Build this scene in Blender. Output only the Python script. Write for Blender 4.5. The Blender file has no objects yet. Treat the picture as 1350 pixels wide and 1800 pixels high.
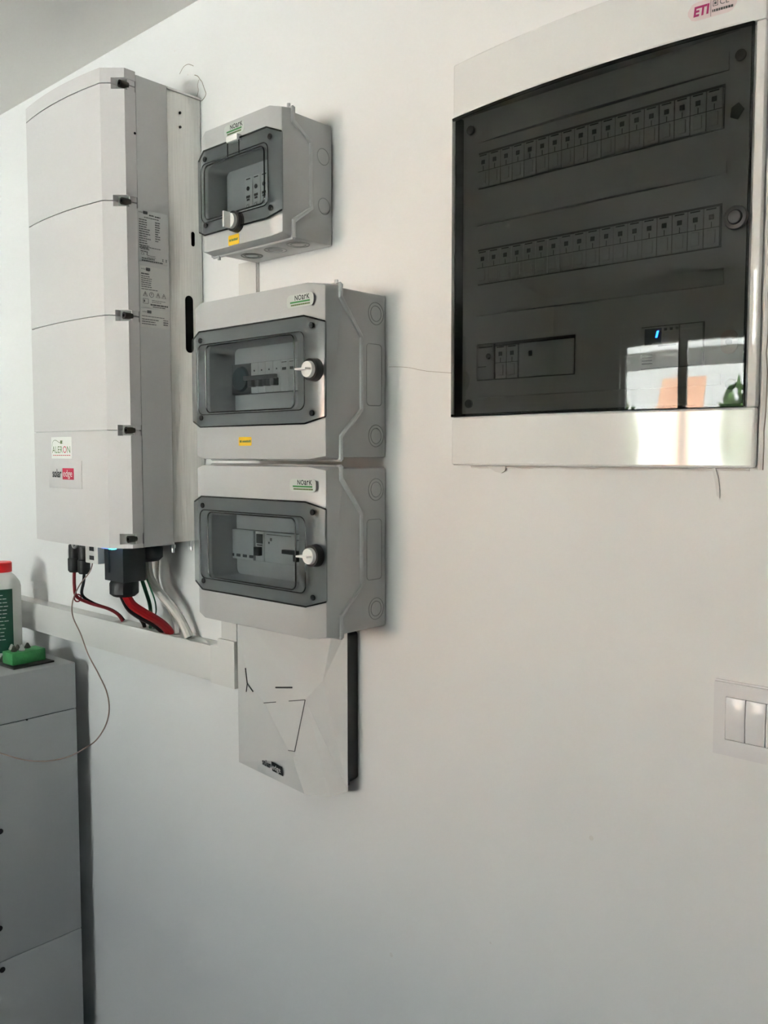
import bpy, bmesh, math, random
from mathutils import Vector, Matrix
random.seed(7)
S = bpy.context.scene
COL = S.collection
PI = math.pi

# ------------------------------------------------------------------ camera
cam_d = bpy.data.cameras.new('camera')
cam_d.sensor_fit = 'AUTO'
cam_d.sensor_width = 36.0
cam_d.lens = 1537.2 / 1800.0 * 36.0
cam_d.clip_start = 0.02
cam = bpy.data.objects.new('camera', cam_d)
COL.objects.link(cam)
YAW, PITCH = math.radians(42.21), math.radians(-3.81)
fwd = Vector((-math.sin(YAW) * math.cos(PITCH), math.cos(YAW) * math.cos(PITCH), math.sin(PITCH)))
right = Vector((math.cos(YAW), math.sin(YAW), 0))
up = right.cross(fwd)
m = Matrix((right, up, -fwd)).transposed().to_4x4()
m.translation = Vector((0, -1.0, 1.5))
cam.matrix_world = m
S.camera = cam

# ------------------------------------------------------------------ world, sun, portal, exposure
W = bpy.data.worlds.new('sky')
S.world = W
W.use_nodes = True
wn = W.node_tree.nodes
wn.clear()
wo = wn.new('ShaderNodeOutputWorld')
bg = wn.new('ShaderNodeBackground')
bg.inputs['Color'].default_value = (0.80, 0.90, 1.0, 1)
bg.inputs['Strength'].default_value = 1.6
W.node_tree.links.new(bg.outputs[0], wo.inputs[0])

sun_d = bpy.data.lights.new('sun', 'SUN')
sun_d.energy = 40.0
sun_d.angle = math.radians(0.6)
sun_d.color = (0.96, 0.99, 1.02)
sun = bpy.data.objects.new('sun', sun_d)
COL.objects.link(sun)
sun.rotation_euler = (Vector((0.25, -0.75, -1.0))).to_track_quat('-Z', 'Y').to_euler()

WX0, WX1, WZ0, WZ1, YB = -1.80, -0.42, 1.15, 2.08, -3.2     # window opening in the wall opposite
por_d = bpy.data.lights.new('window_portal', 'AREA')
por_d.shape = 'RECTANGLE'
por_d.size, por_d.size_y = WX1 - WX0, WZ1 - WZ0
por_d.cycles.is_portal = True
por = bpy.data.objects.new('window_portal', por_d)
COL.objects.link(por)
por.location = ((WX0 + WX1) / 2, YB - 0.22, (WZ0 + WZ1) / 2)
por.rotation_euler = (PI / 2, 0, PI)

vs = S.view_settings
vs.view_transform = 'Standard'
vs.look = 'None'
vs.gamma = 1.0
vs.use_curve_mapping = False
vs.exposure = 2.52
S.cycles.use_denoising = True
S.cycles.use_adaptive_sampling = True
S.cycles.adaptive_threshold = 0.08
S.cycles.max_bounces = 6
S.cycles.glossy_bounces = 3
S.cycles.caustics_reflective = False
S.cycles.caustics_refractive = False
S.cycles.blur_glossy = 1.0
S.cycles.sample_clamp_indirect = 6.0

# ------------------------------------------------------------------ materials
def lin(r, g, b):
    f = lambda c: (c / 12.92 if c <= 0.04045 else ((c + 0.055) / 1.055) ** 2.4)
    return (f(r / 255), f(g / 255), f(b / 255), 1)

def mat(name, col, rough=0.5, metal=0.0, spec=0.5, bump=0.0, bscale=200.0, var=0.0, vscale=6.0, emit=0.0, stretch=None, coat=0.0):
    M = bpy.data.materials.new(name)
    M.use_nodes = True
    nt = M.node_tree
    b = nt.nodes['Principled BSDF']
    b.inputs['Base Color'].default_value = col
    b.inputs['Roughness'].default_value = rough
    b.inputs['Metallic'].default_value = metal
    b.inputs['Specular IOR Level'].default_value = spec
    if coat:
        b.inputs['Coat Weight'].default_value = coat
        b.inputs['Coat Roughness'].default_value = 0.03
    tc = nt.nodes.new('ShaderNodeTexCoord')
    mp = nt.nodes.new('ShaderNodeMapping')
    nt.links.new(tc.outputs['Object'], mp.inputs[0])
    if stretch:
        mp.inputs['Scale'].default_value = stretch
    if var:
        n = nt.nodes.new('ShaderNodeTexNoise')
        n.inputs['Scale'].default_value = vscale
        n.inputs['Detail'].default_value = 2
        nt.links.new(mp.outputs[0], n.inputs['Vector'])
        r = nt.nodes.new('ShaderNodeValToRGB')
        r.color_ramp.elements[0].position = 0.3
        r.color_ramp.elements[1].position = 0.7
        r.color_ramp.elements[0].color = tuple(c * (1 - var) for c in col[:3]) + (1,)
        r.color_ramp.elements[1].color = tuple(min(1, c * (1 + var)) for c in col[:3]) + (1,)
        nt.links.new(n.outputs['Fac'], r.inputs[0])
        nt.links.new(r.outputs[0], b.inputs['Base Color'])
    if bump:
        n2 = nt.nodes.new('ShaderNodeTexNoise')
        n2.inputs['Scale'].default_value = bscale
        n2.inputs['Detail'].default_value = 2
        nt.links.new(mp.outputs[0], n2.inputs['Vector'])
        bp = nt.nodes.new('ShaderNodeBump')
        bp.inputs['Strength'].default_value = bump
        bp.inputs['Distance'].default_value = 0.002
        nt.links.new(n2.outputs['Fac'], bp.inputs['Height'])
        nt.links.new(bp.outputs[0], b.inputs['Normal'])
    if emit:
        b.inputs['Emission Color'].default_value = col
        b.inputs['Emission Strength'].default_value = emit
    return M

def tinted(name, tint, rough=0.03, ior=1.45):
    M = bpy.data.materials.new(name)
    M.use_nodes = True
    nt = M.node_tree
    nt.nodes.clear()
    o = nt.nodes.new('ShaderNodeOutputMaterial')
    mx = nt.nodes.new('ShaderNodeMixShader')
    fr = nt.nodes.new('ShaderNodeFresnel')
    fr.inputs[0].default_value = ior
    tr = nt.nodes.new('ShaderNodeBsdfTransparent')
    tr.inputs[0].default_value = tint + (1,)
    gl = nt.nodes.new('ShaderNodeBsdfGlossy')
    gl.inputs['Roughness'].default_value = rough
    ge = nt.nodes.new('ShaderNodeNewGeometry')
    sb = nt.nodes.new('ShaderNodeMath')
    sb.operation = 'SUBTRACT'
    sb.inputs[0].default_value = 1.0
    nt.links.new(ge.outputs['Backfacing'], sb.inputs[1])
    mu = nt.nodes.new('ShaderNodeMath')
    mu.operation = 'MULTIPLY'
    nt.links.new(fr.outputs[0], mu.inputs[0])
    nt.links.new(sb.outputs[0], mu.inputs[1])
    nt.links.new(mu.outputs[0], mx.inputs[0])
    nt.links.new(tr.outputs[0], mx.inputs[1])
    nt.links.new(gl.outputs[0], mx.inputs[2])
    nt.links.new(mx.outputs[0], o.inputs[0])
    return M

MT = dict(
    wall=mat('wall_paint', (0.80, 0.796, 0.782, 1), 0.65, spec=0.3, var=0.012, vscale=2.5),
    wall2=mat('room_paint', (0.80, 0.796, 0.782, 1), 0.7, spec=0.0),
    ceil=mat('ceiling_paint', (0.84, 0.82, 0.78, 1), 0.8, spec=0.1),
    floor=mat('floor_tile', (0.10, 0.10, 0.10, 1), 0.35, var=0.1, vscale=3),
    joint=mat('floor_joint', (0.07, 0.07, 0.07, 1), 0.9),
    trim=mat('white_frame', (0.75, 0.75, 0.73, 1), 0.4),
    inv=mat('powder_white', (0.63, 0.605, 0.595, 1), 0.45),
    invside=mat('powder_grey', (0.53, 0.525, 0.515, 1), 0.5),
    brushed=mat('brushed_aluminium', (0.66, 0.65, 0.62, 1), 0.34, 0.75, bump=0.25, bscale=25, stretch=(12, 12, 0.6), var=0.05, vscale=20),
    clipm=mat('clip_grey', (0.20, 0.21, 0.195, 1), 0.5),
    ko=mat('knockout_line', (0.30, 0.31, 0.305, 1), 0.5),
    abs=mat('grey_abs', (0.46, 0.47, 0.465, 1), 0.32),
    absin=mat('inner_plate_grey', (0.60, 0.62, 0.62, 1), 0.5),
    smoke=tinted('smoke_door', (0.73, 0.75, 0.755), 0.14),
    smoke2=tinted('smoke_door_dark', (0.50, 0.505, 0.49), 0.015, 1.4),
    glass=tinted('window_glass', (0.97, 0.98, 0.97), 0.0, 1.3),
    bead=mat('dark_moulded_edge', (0.018, 0.02, 0.02, 1), 0.25),
    black=mat('black_plastic', (0.012, 0.012, 0.013, 1), 0.45),
    black2=mat('black_plastic_soft', (0.022, 0.023, 0.025, 1), 0.5),
    hole=mat('dark_hole', (0.006, 0.006, 0.006, 1), 0.9, spec=0.1),
    steel=mat('dark_steel', (0.09, 0.085, 0.075, 1), 0.3, 0.9),
    zinc=mat('zinc', (0.6, 0.6, 0.58, 1), 0.3, 0.9),
    knob=mat('white_knob', (0.80, 0.80, 0.77, 1), 0.35),
    white=mat('white_plastic', (0.76, 0.755, 0.735, 1), 0.07),
    matte=mat('white_matte', (0.76, 0.755, 0.74, 1), 0.42),
    sw=mat('switch_white', (0.78, 0.765, 0.77, 1), 0.25),
    pvc=mat('pvc_white', (0.72, 0.705, 0.675, 1), 0.38),
    pvctop=mat('pvc_cut', (0.60, 0.57, 0.52, 1), 0.6),
    metercov=mat('meter_white', (0.62, 0.62, 0.605, 1), 0.4),
    batt=mat('battery_grey', (0.50, 0.51, 0.51, 1), 0.45),
    breaker=mat('breaker_white', (0.68, 0.70, 0.69, 1), 0.4),
    breakerd=mat('breaker_dark', (0.05, 0.055, 0.06, 1), 0.4),
    tealrefl=mat('teal_reflection', (0.025, 0.055, 0.065, 1), 0.25),
    ink=mat('ink_black', (0.012, 0.012, 0.012, 1), 0.6),
    inkg=mat('ink_grey', (0.10, 0.10, 0.10, 1), 0.6),
    green=mat('ink_green', (0.035, 0.22, 0.05, 1), 0.5),
    leafg=mat('ink_leaf', (0.10, 0.25, 0.05, 1), 0.5),
    olive=mat('ink_olive', (0.10, 0.16, 0.04, 1), 0.5),
    crim=mat('ink_crimson', (0.55, 0.015, 0.06, 1), 0.5),
    mag=mat('ink_magenta', (0.42, 0.02, 0.14, 1), 0.5),
    paper=mat('sticker_paper', (0.82, 0.82, 0.78, 1), 0.4),
    paperg=mat('sticker_grey', (0.60, 0.59, 0.56, 1), 0.45),
    clear=mat('sticker_clear', (0.56, 0.60, 0.56, 1), 0.15),
    pink=mat('sticker_pink', (0.74, 0.62, 0.62, 1), 0.2),
    yellow=mat('sticker_yellow', (0.80, 0.50, 0.01, 1), 0.4),
    red=mat('red_sheath', (0.42, 0.008, 0.012, 1), 0.32),
    redd=mat('red_sheath_dark', (0.25, 0.015, 0.02, 1), 0.4),
    greenw=mat('green_sheath', (0.01, 0.14, 0.06, 1), 0.35),
    whitew=mat('white_sheath', (0.70, 0.67, 0.62, 1), 0.35),
    brown=mat('brown_sheath', (0.30, 0.21, 0.17, 1), 0.5),
    cap=mat('red_cap', (0.75, 0.01, 0.012, 1), 0.35),
    jug=mat('jug_plastic', (0.70, 0.70, 0.66, 1), 0.35),
    juglab=mat('jug_label', (0.006, 0.06, 0.035, 1), 0.4),
    sponge=mat('green_block', (0.05, 0.28, 0.085, 1), 0.6, bump=0.5, bscale=250, var=0.15, vscale=60),
    tray=mat('dark_tray', (0.05, 0.045, 0.04, 1), 0.5),
    crack=mat('crack_line', (0.30, 0.26, 0.22, 1), 0.9),
    plaster=mat('plaster_edge', (0.74, 0.72, 0.69, 1), 0.8, bump=0.3, bscale=120),
    film=mat('clear_film', (0.70, 0.69, 0.67, 1), 0.4),
    led=mat('led_cyan', (0.05, 0.75, 0.75, 1), 0.4, emit=1.3),
    ledb=mat('led_blue', (0.10, 0.25, 0.95, 1), 0.4, emit=0.4),
    disp=mat('display_blue', (0.01, 0.12, 0.9, 1), 0.4, emit=5.0),
    rust=mat('rust_spot', (0.12, 0.04, 0.03, 1), 0.6),
    rooft=mat('roof_tile', (0.54, 0.30, 0.19, 1), 0.8, var=0.15, vscale=5),
    render=mat('house_render', (0.64, 0.63, 0.60, 1), 0.9),
    ground=mat('yard_paving', (0.55, 0.54, 0.52, 1), 0.9, var=0.15, vscale=1.5),
    leaf=mat('leaf_green', (0.06, 0.13, 0.03, 1), 0.6, var=0.3, vscale=4),
    bark=mat('bark', (0.10, 0.07, 0.05, 1), 0.9),
    stair=mat('stair_concrete', (0.32, 0.31, 0.30, 1), 0.8),
)

# ------------------------------------------------------------------ mesh helpers (all coordinates in metres, world space)
class MB:
    def __init__(s):
        s.v, s.f = [], []
    def add(s, vs, fs):
        o = len(s.v)
        s.v += [tuple(v) for v in vs]
        s.f += [tuple(i + o for i in f) for f in fs]
        return s
    def box(s, x0, x1, y0, y1, z0, z1):
        return s.add([(x0, y0, z0), (x1, y0, z0), (x1, y1, z0), (x0, y1, z0), (x0, y0, z1), (x1, y0, z1), (x1, y1, z1), (x0, y1, z1)],
                     [(0, 3, 2, 1), (4, 5, 6, 7), (0, 1, 5, 4), (1, 2, 6, 5), (2, 3, 7, 6), (3, 0, 4, 7)])
    def prism(s, pts, a, b, axis='z'):
        n = len(pts)
        def P(p, t):
            return {'z': (p[0], p[1], t), 'x': (t, p[0], p[1]), 'y': (p[0], t, p[1])}[axis]
        vs_ = [P(p, a) for p in pts] + [P(p, b) for p in pts]
        fs = [tuple(range(n))[::-1], tuple(range(n, 2 * n))] + [(i, (i + 1) % n, n + (i + 1) % n, n + i) for i in range(n)]
        return s.add(vs_, fs)
    def cyl(s, c, r, a, b, axis='y', n=24, r2=None):
        r2 = r if r2 is None else r2
        def P(t, rr, h):
            u, w = rr * math.cos(t), rr * math.sin(t)
            return {'z': (c[0] + u, c[1] + w, h), 'y': (c[0] + u, h, c[1] + w), 'x': (h, c[0] + u, c[1] + w)}[axis]
        vs_ = [P(2 * PI * i / n, r, a) for i in range(n)] + [P(2 * PI * i / n, r2, b) for i in range(n)]
        fs = [tuple(range(n))[::-1], tuple(range(n, 2 * n))] + [(i, (i + 1) % n, n + (i + 1) % n, n + i) for i in range(n)]
        return s.add(vs_, fs)
    def lathe(s, c, prof, n=28):
        vs_, fs = [], []
        for r, h in prof:
            for i in range(n):
                t = 2 * PI * i / n
                vs_.append((c[0] + r * math.cos(t), c[1] + r * math.sin(t), h))
        for k in range(len(prof) - 1):
            for i in range(n):
                j = (i + 1) % n
                fs.append((k * n + i, k * n + j, (k + 1) * n + j, (k + 1) * n + i))
        fs.append(tuple(range(n))[::-1])
        fs.append(tuple((len(prof) - 1) * n + i for i in range(n)))
        return s.add(vs_, fs)
    def tube(s, pts, r, n=8, closed=False):
        pts = [Vector(p) for p in pts]
        N = len(pts)
        nrm = None
        vs_, fs = [], []
        for k in range(N):
            if closed:
                t = (pts[(k + 1) % N] - pts[k - 1]).normalized()
            else:
                t = (pts[min(k + 1, N - 1)] - pts[max(k - 1, 0)]).normalized()
            if nrm is None:
                a = Vector((0, 0, 1)) if abs(t.z) < 0.9 else Vector((1, 0, 0))
                nrm = t.cross(a).normalized()
            else:
                nrm = (nrm - t * nrm.dot(t)).normalized()
            bn = t.cross(nrm)
            for i in range(n):
                q = 2 * PI * i / n
                vs_.append(pts[k] + nrm * (r * math.cos(q)) + bn * (r * math.sin(q)))
        for k in range(N if closed else N - 1):
            k2 = (k + 1) % N
            for i in range(n):
                j = (i + 1) % n
                fs.append((k * n + i, k * n + j, k2 * n + j, k2 * n + i))
        if not closed:
            fs.append(tuple(range(n))[::-1])
            fs.append(tuple((N - 1) * n + i for i in range(n)))
        return s.add(vs_, fs)

def smooth_path(pts, sub=6):
    pts = [Vector(p) for p in pts]
    out = []
    for i in range(len(pts) - 1):
        p0, p1, p2, p3 = pts[max(i - 1, 0)], pts[i], pts[i + 1], pts[min(i + 2, len(pts) - 1)]
        for k in range(sub):
            t = k / sub
            out.append(0.5 * ((2 * p1) + (p2 - p0) * t + (2 * p0 - 5 * p1 + 4 * p2 - p3) * t * t + (3 * p1 - p0 - 3 * p2 + p3) * t ** 3))
    out.append(pts[-1])
    return out

WL = {}
def finish(o, parent, label=None, cat=None, group=None, kind=None):
    COL.objects.link(o)
    WL[o.name] = o.location.copy()
    if parent is not None:
        o.parent = parent
        o.matrix_parent_inverse = Matrix.Translation(-WL[parent.name])
    for k, v in (('label', label), ('category', cat), ('group', group), ('kind', kind)):
        if v:
            o[k] = v
    return o

def obj(name, mb, material, parent=None, bevel=0.0, seg=2, smooth=True, label=None, cat=None, group=None, kind=None, angle=35, origin=None, weld=True):
    c = Vector(origin) if origin else Vector([sum(v[i] for v in mb.v) / len(mb.v) for i in range(3)])
    me = bpy.data.meshes.new(name)
    bm = bmesh.new()
    bv = [bm.verts.new(Vector(v) - c) for v in mb.v]
    for f in mb.f:
        try:
            bm.faces.new([bv[i] for i in f])
        except ValueError:
            pass
    if weld:
        bmesh.ops.remove_doubles(bm, verts=bm.verts, dist=1e-6)
    bmesh.ops.recalc_face_normals(bm, faces=bm.faces)
    if bevel:
        es = [e for e in bm.edges if len(e.link_faces) == 2 and e.calc_face_angle(0) > math.radians(28)]
        bmesh.ops.bevel(bm, geom=es, offset=bevel, segments=seg, profile=0.5, affect='EDGES', clamp_overlap=True)
    bm.to_mesh(me)
    bm.free()
    if smooth:
        for p in me.polygons:
            p.use_smooth = True
        me.set_sharp_from_angle(angle=math.radians(angle))
    me.materials.append(MT[material])
    o = bpy.data.objects.new(name, me)
    o.location = c
    return finish(o, parent, label, cat, group, kind)

def thing(name, label, cat, loc, group=None):
    o = bpy.data.objects.new(name, None)
    o.empty_display_size = 0.05
    o.location = loc
    return finish(o, None, label, cat, group)

def clone(o, parent, delta):
    c = o.copy()
    COL.objects.link(c)
    c.location = o.location + Vector(delta)
    WL[c.name] = WL[o.name] + Vector(delta)
    if parent is not None:
        c.parent = parent
        c.matrix_parent_inverse = Matrix.Translation(-WL[parent.name])
    return c

def rrect(hw, hh, r, n=6, cx=0, cz=0):
    out = []
    for (sx, sz, a0) in ((1, 1, 0), (-1, 1, PI / 2), (-1, -1, PI), (1, -1, 3 * PI / 2)):
        for k in range(n + 1):
            a = a0 + PI / 2 * k / n
            out.append((cx + sx * (hw - r) + r * math.cos(a), cz + sz * (hh - r) + r * math.sin(a)))
    return out

def text_geo(mb, body, h, org, face='-y', sx=1.0, shear=0.0, slope=0.0, align='LEFT', bold=0.0):
    """flat lettering of cap height h; org = baseline start, on a surface facing -y or +x"""
    cu = bpy.data.curves.new('t', 'FONT')
    cu.body = body
    cu.size = h / 0.69
    cu.shear = shear
    cu.align_x = align
    cu.offset = bold
    cu.resolution_u = 3
    o = bpy.data.objects.new('t', cu)
    COL.objects.link(o)
    dg = bpy.context.evaluated_depsgraph_get()
    me = bpy.data.meshes.new_from_object(o.evaluated_get(dg))
    def P(v):
        x, z = v.x * sx, v.y + v.x * sx * slope
        return (org[0] + x, org[1], org[2] + z) if face == '-y' else (org[0], org[1] + x, org[2] + z)
    mb.add([P(v.co) for v in me.vertices], [tuple(p.vertices) for p in me.polygons])
    w = max([v.co.x for v in me.vertices] or [0]) * sx
    bpy.data.objects.remove(o)
    bpy.data.curves.remove(cu)
    bpy.data.meshes.remove(me)
    return w

# ================================================================== THE ROOM
XL, XR, ZC = -2.75, 1.7, 2.328
wall_n = obj('wall_north', MB().box(XL - .15, XR + .15, 0, 0.15, 0, ZC + .12), 'wall', kind='structure')
wall_w = obj('wall_west', MB().box(XL - .15, XL, YB, 0, 0, ZC + .12), 'wall2', kind='structure')
wall_e = obj('wall_east', MB().box(XR, XR + .15, YB, 0, 0, ZC + .12), 'wall2', kind='structure')
ws = MB()
ws.box(XL - .15, WX0, YB - .2, YB, 0, ZC + .12).box(WX1, XR + .15, YB - .2, YB, 0, ZC + .12)
ws.box(WX0, WX1, YB - .2, YB, 0, WZ0).box(WX0, WX1, YB - .2, YB, WZ1, ZC + .12)
obj('wall_south', ws, 'wall2', kind='structure', weld=False)
obj('ceiling', MB().box(XL, XR, YB, 0, ZC, ZC + .12), 'ceil', kind='structure')
obj('floor', MB().box(XL - .15, XR + .15, YB - .2, 0.15, -.12, 0), 'floor', kind='structure')

# window in the wall opposite (seen mirrored in the dark board door)
win = thing('window_1', None, None, ((WX0 + WX1) / 2, YB - .1, WZ0))
win['kind'] = 'structure'
fr = MB()
t = .05
ya, yb = YB - .13, YB - .07
fr.box(WX0, WX0 + t, ya, yb, WZ0, WZ1).box(WX1 - t, WX1, ya, yb, WZ0, WZ1)
fr.box(WX0 + t, WX1 - t, ya, yb, WZ0, WZ0 + t).box(WX0 + t, WX1 - t, ya, yb, WZ1 - t, WZ1)
xm = (WX0 + WX1) / 2
fr.box(xm - .045, xm + .045, ya, yb, WZ0 + t, WZ1 - t)
obj('window_frame', fr, 'trim', win, weld=False)
for (a, b) in ((WX0 + t, xm - .045), (xm + .045, WX1 - t)):
    obj('pane', MB().box(a, b, YB - .103, YB - .097, WZ0 + t, WZ1 - t), 'glass', win)
obj('window_sill', MB().box(WX0 - .03, WX1 + .03, YB - .07, YB + .05, WZ0 - .03, WZ0), 'trim', win, bevel=.004)

# plaster flaws of the near wall
def crack(pts, r):
    obj('plaster_crack', MB().tube(smooth_path(pts, 3), r, 5), 'crack', wall_n)
crack([(-1.427, 0, 2.214), (-1.415, 0, 2.223), (-1.402, 0, 2.2245), (-1.392, 0, 2.221), (-1.383, 0, 2.216)], .0006)
crack([(-1.380, 0, 2.199), (-1.370, 0, 2.194), (-1.363, 0, 2.186), (-1.358, 0, 2.181), (-1.353, 0, 2.171), (-1.349, 0, 2.163), (-1.346, 0, 2.156), (-1.352, 0, 2.150), (-1.360, 0, 2.147)], .0008)
crack([(-1.367, 0, 2.187), (-1.371, 0, 2.178), (-1.369, 0, 2.168), (-1.374, 0, 2.158)], .0006)
crack([(-.897, 0, 1.632), (-.861, 0, 1.629), (-.823, 0, 1.621), (-.772, 0, 1.615)], .0003)
for (x, z, r) in ((-.543, 1.002, .0035), (-.891, .706, .004), (-1.40, 2.205, .002), (-.70, .80, .002), (-.62, .62, .002), (-1.44, 2.26, .002)):
    mb = MB()
    mb.cyl((x, z), r, -.0006, .001, 'y', 7, r * .6)
    obj('plaster_fleck', mb, 'plaster', wall_n)

# ================================================================== INVERTER
inv = thing('solar_inverter', 'tall white wall inverter with four cover bands and clip screws, above the cable trunking', 'inverter', (-1.525, 0, 1.333))
IX0, IX1, IZ0, IZ1 = -1.69, -1.36, 1.333, 2.152
mbk = MB().box(IX0 + .002, IX1 - .002, -.074, -.001, IZ0 + .004, IZ1 - .004)
obj('mounting_bracket', mbk, 'brushed', inv, bevel=.002, label='brushed aluminium rear bracket')
obj('bracket_lip', MB().box(IX0 + .002, IX1 + .0005, -.0745, -.001, IZ1 - .004, IZ1 - .001), 'brushed', inv)
# slots and screw holes in the bracket side
def side_slot(y0, y1, z0, z1, name='bracket_slot', m_='hole', X=IX1 - .0022, th=.0008):
    hw, hh = (y1 - y0) / 2, (z1 - z0) / 2
    p = rrect(hw, hh, min(hw, hh) * .98, 6, (y0 + y1) / 2, (z0 + z1) / 2)
    return obj(name, MB().prism(p, X, X + th, 'x'), m_, inv)
side_slot(-.041, -.024, 1.686, 1.790)
side_slot(-.0255, -.0185, 1.881, 1.907)
for (y, z) in ((-.047, 2.113), (-.047, 2.088), (-.141, 2.052)):
    obj('screw_hole', MB().cyl((y, z), .0022, IX1 - .0025, IX1 + .0006, 'x', 10), 'hole', inv)
obj('body', MB().box(IX0, IX1, -.138, -.0745, IZ0, IZ1), 'invside', inv, bevel=.002)
def cover_profile(inset=0.0, notch=False, bulge=.0095):
    p = [(IX1 - inset, -.1385)]
    if notch:
        p += [(IX1 - .002, -.1385), (IX1 - .002, -.152), (-1.377, -.164), (-1.377, -.1755), (-1.391, -.188)]
    else:
        p += [(IX1 - inset, -.160 + inset * .4), (-1.391, -.188 + inset)]
    n = 18
    for i in range(1, n):
        u = i / n
        x = -1.391 + (-1.66 + 1.391) * u
        p.append((x, -.188 + inset - bulge * (1 - (2 * u - 1) ** 2)))
    p += [(-1.66, -.188 + inset), (IX0 + inset, -.160 + inset * .4), (IX0 + inset, -.1385)]
    return p
bp_ = cover_profile(.004)
obj('cover_backing', MB().prism([(IX1 - .007, -.1385), (IX1 - .007, -.146), (-1.385, -.162), (-1.3955, -.1815)] + bp_[4:], IZ0 + .003, IZ1 + .001, 'z'), 'invside', inv)
seams = [IZ0, 1.541, 1.7395, 1.9345, 2.1305, 2.156]
NH = .0095      # half height of a clip notch
for k in range(5):
    a, b = seams[k] + (0.0009 if k else 0), seams[k + 1] - (0.0009 if k < 4 else 0)
    mb = MB()
    za, zb_ = a, b
    if k > 0:
        za = seams[k] + NH
        mb.prism(cover_profile(0, True), a, za, 'z')
    if k < 4:
        zb_ = seams[k + 1] - NH
        mb.prism(cover_profile(0, True), zb_, b, 'z')
    if k == 0:   # lowest clip sits just above the bottom edge
        mb.prism(cover_profile(), za, 1.3400, 'z').prism(cover_profile(0, True), 1.3400, 1.3590, 'z')
        za = 1.3590
    mb.prism(cover_profile(), za, zb_, 'z')
    obj('cover_panel', mb, 'inv', inv, weld=False, angle=20)
for z in (1.3495, 1.541, 1.7395, 1.9345, 2.1305):
    o = obj('clip_screw', MB().cyl((-1.3665, z), .0062, -.150, -.1655, 'y', 16), 'steel', inv)
    obj('socket', MB().cyl((-1.3665, z), .0028, -.1652, -.1659, 'y', 6), 'hole', o)
    obj('clip', MB().prism([(-1.3768, -.1645), (-1.3625, -.1530), (-1.3625, -.1538), (-1.3768, -.1653)], z - .0088, z + .0088, 'z'), 'clipm', inv)
# front stickers
FY = -.1985
def front_y(x):
    u = (x + 1.391) / (-1.66 + 1.391)
    return -.188 - .0095 * (1 - (2 * u - 1) ** 2)
def bent_plate(x0, x1, z0, z1, off, th=.0006, n=8):
    pts = [(x0 + (x1 - x0) * i / n, front_y(x0 + (x1 - x0) * i / n) - off) for i in range(n + 1)]
    return MB().prism(pts + [(x, y + th) for x, y in pts[::-1]], z0, z1, 'z')
st = obj('installer_sticker', bent_plate(-1.575, -1.497, 1.491, 1.531, .0006), 'paper', inv, label='white ALERON sticker with green lettering')
def on_front(mb, off):
    mb.v = [(x, front_y(x) - off, z) for x, y, z in mb.v]
    return mb
mb = MB()
x = -1.571
for ch, mm in (('A', 'olive'), ('L', 'leafg'), ('E', 'olive'), ('R', 'leafg'), ('O', 'crim'), ('N', 'leafg')):
    q = MB()
    w = text_geo(q, ch, .0125, (x, 0, 1.5015), sx=.98)
    obj('letter', on_front(q, .0009), mm, st, smooth=False)
    x += w + .0006
q = MB()
q.tube(smooth_path([(-1.571, 0, 1.513), (-1.569, 0, 1.521), (-1.562, 0, 1.525), (-1.553, 0, 1.5245), (-1.543, 0, 1.521), (-1.537, 0, 1.5205)], 5), .0005, 6)
q.box(-1.538, -1.531, -.0003, .0003, 1.5185, 1.5245).box(-1.531, -1.528, -.0003, .0003, 1.5228, 1.5238).box(-1.531, -1.528, -.0003, .0003, 1.5194, 1.5204)
obj('plug_drawing', on_front(q, .0009), 'olive', st, smooth=False)
q = MB()
for i in range(9):
    q.box(-1.568 + i * .0075, -1.568 + i * .0075 + .0058, 0, .0001, 1.4965, 1.4978)
obj('tagline', on_front(q, .0009), 'crim', st, smooth=False)
pl = obj('logo_plate', bent_plate(-1.588, -1.466, 1.4365, 1.487, .0012, .0014), 'inv', inv, bevel=.0004)
q = MB()
w = text_geo(q, 'solar', .0150, (-1.5715, 0, 1.4565), sx=.84, bold=.0004)
obj('logo_lettering', on_front(q, .0016), 'ink', pl, smooth=False)
q = MB().box(-1.531, -1.4905, 0, .0001, 1.4525, 1.4735)
obj('logo_block', on_front(q, .0015), 'crim', pl, smooth=False)
q = MB()
text_geo(q, 'edge', .0125, (-1.5285, 0, 1.4580), sx=.98)
obj('logo_lettering', on_front(q, .0019), 'paper', pl, smooth=False)

# rating labels on the right side: flat print
SX = IX1 + .0005
lab = obj('rating_label', MB().box(IX1 + .0001, SX, -.139, -.079, 1.836, 1.926), 'invside', inv, label='printed rating label')
lab2 = obj('warning_label', MB().box(IX1 + .0001, SX, -.136, -.078, 1.757, 1.829), 'paperg', inv, label='grey warning label with triangle symbols')
lab3 = obj('option_label', MB().box(IX1 + .0001, SX, -.1355, -.0775, 1.723, 1.7555), 'paperg', inv, label='grey option label')
def bars(mb, rows):
    for (y0, y1, z, h) in rows:
        y = y0
        while y < y1 - .001:
            w = min(random.uniform(.0025, .007), y1 - y)
            mb.box(SX, SX + .0002, y, y + w, z, z + h)
            y += w + .0008
    return mb
def logo_side(mb, y, z):
    w = text_geo(mb, 'solar', .0032, (SX + .0002, y, z), '+x')
    mb.box(SX, SX + .0002, y + w + .0008, y + w + .0092, z - .0008, z + .0042)
mb = MB()
logo_side(mb, -.1375, 1.9195)
bars(mb, [(-.116, -.106, 1.917, .0022), (-.104, -.093, 1.9165, .0022), (-.126, -.095, 1.9125, .0013)])
rows = []
z = 1.9075
for i in range(13):
    rows.append((-.1365, -.1365 + random.choice((.016, .020, .023, .018)), z, .0016))
    if i < 9:
        rows.append((-.104, -.104 + random.choice((.006, .010, .013, .009)), z - .0008, .0016))
    z -= .0040
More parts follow.
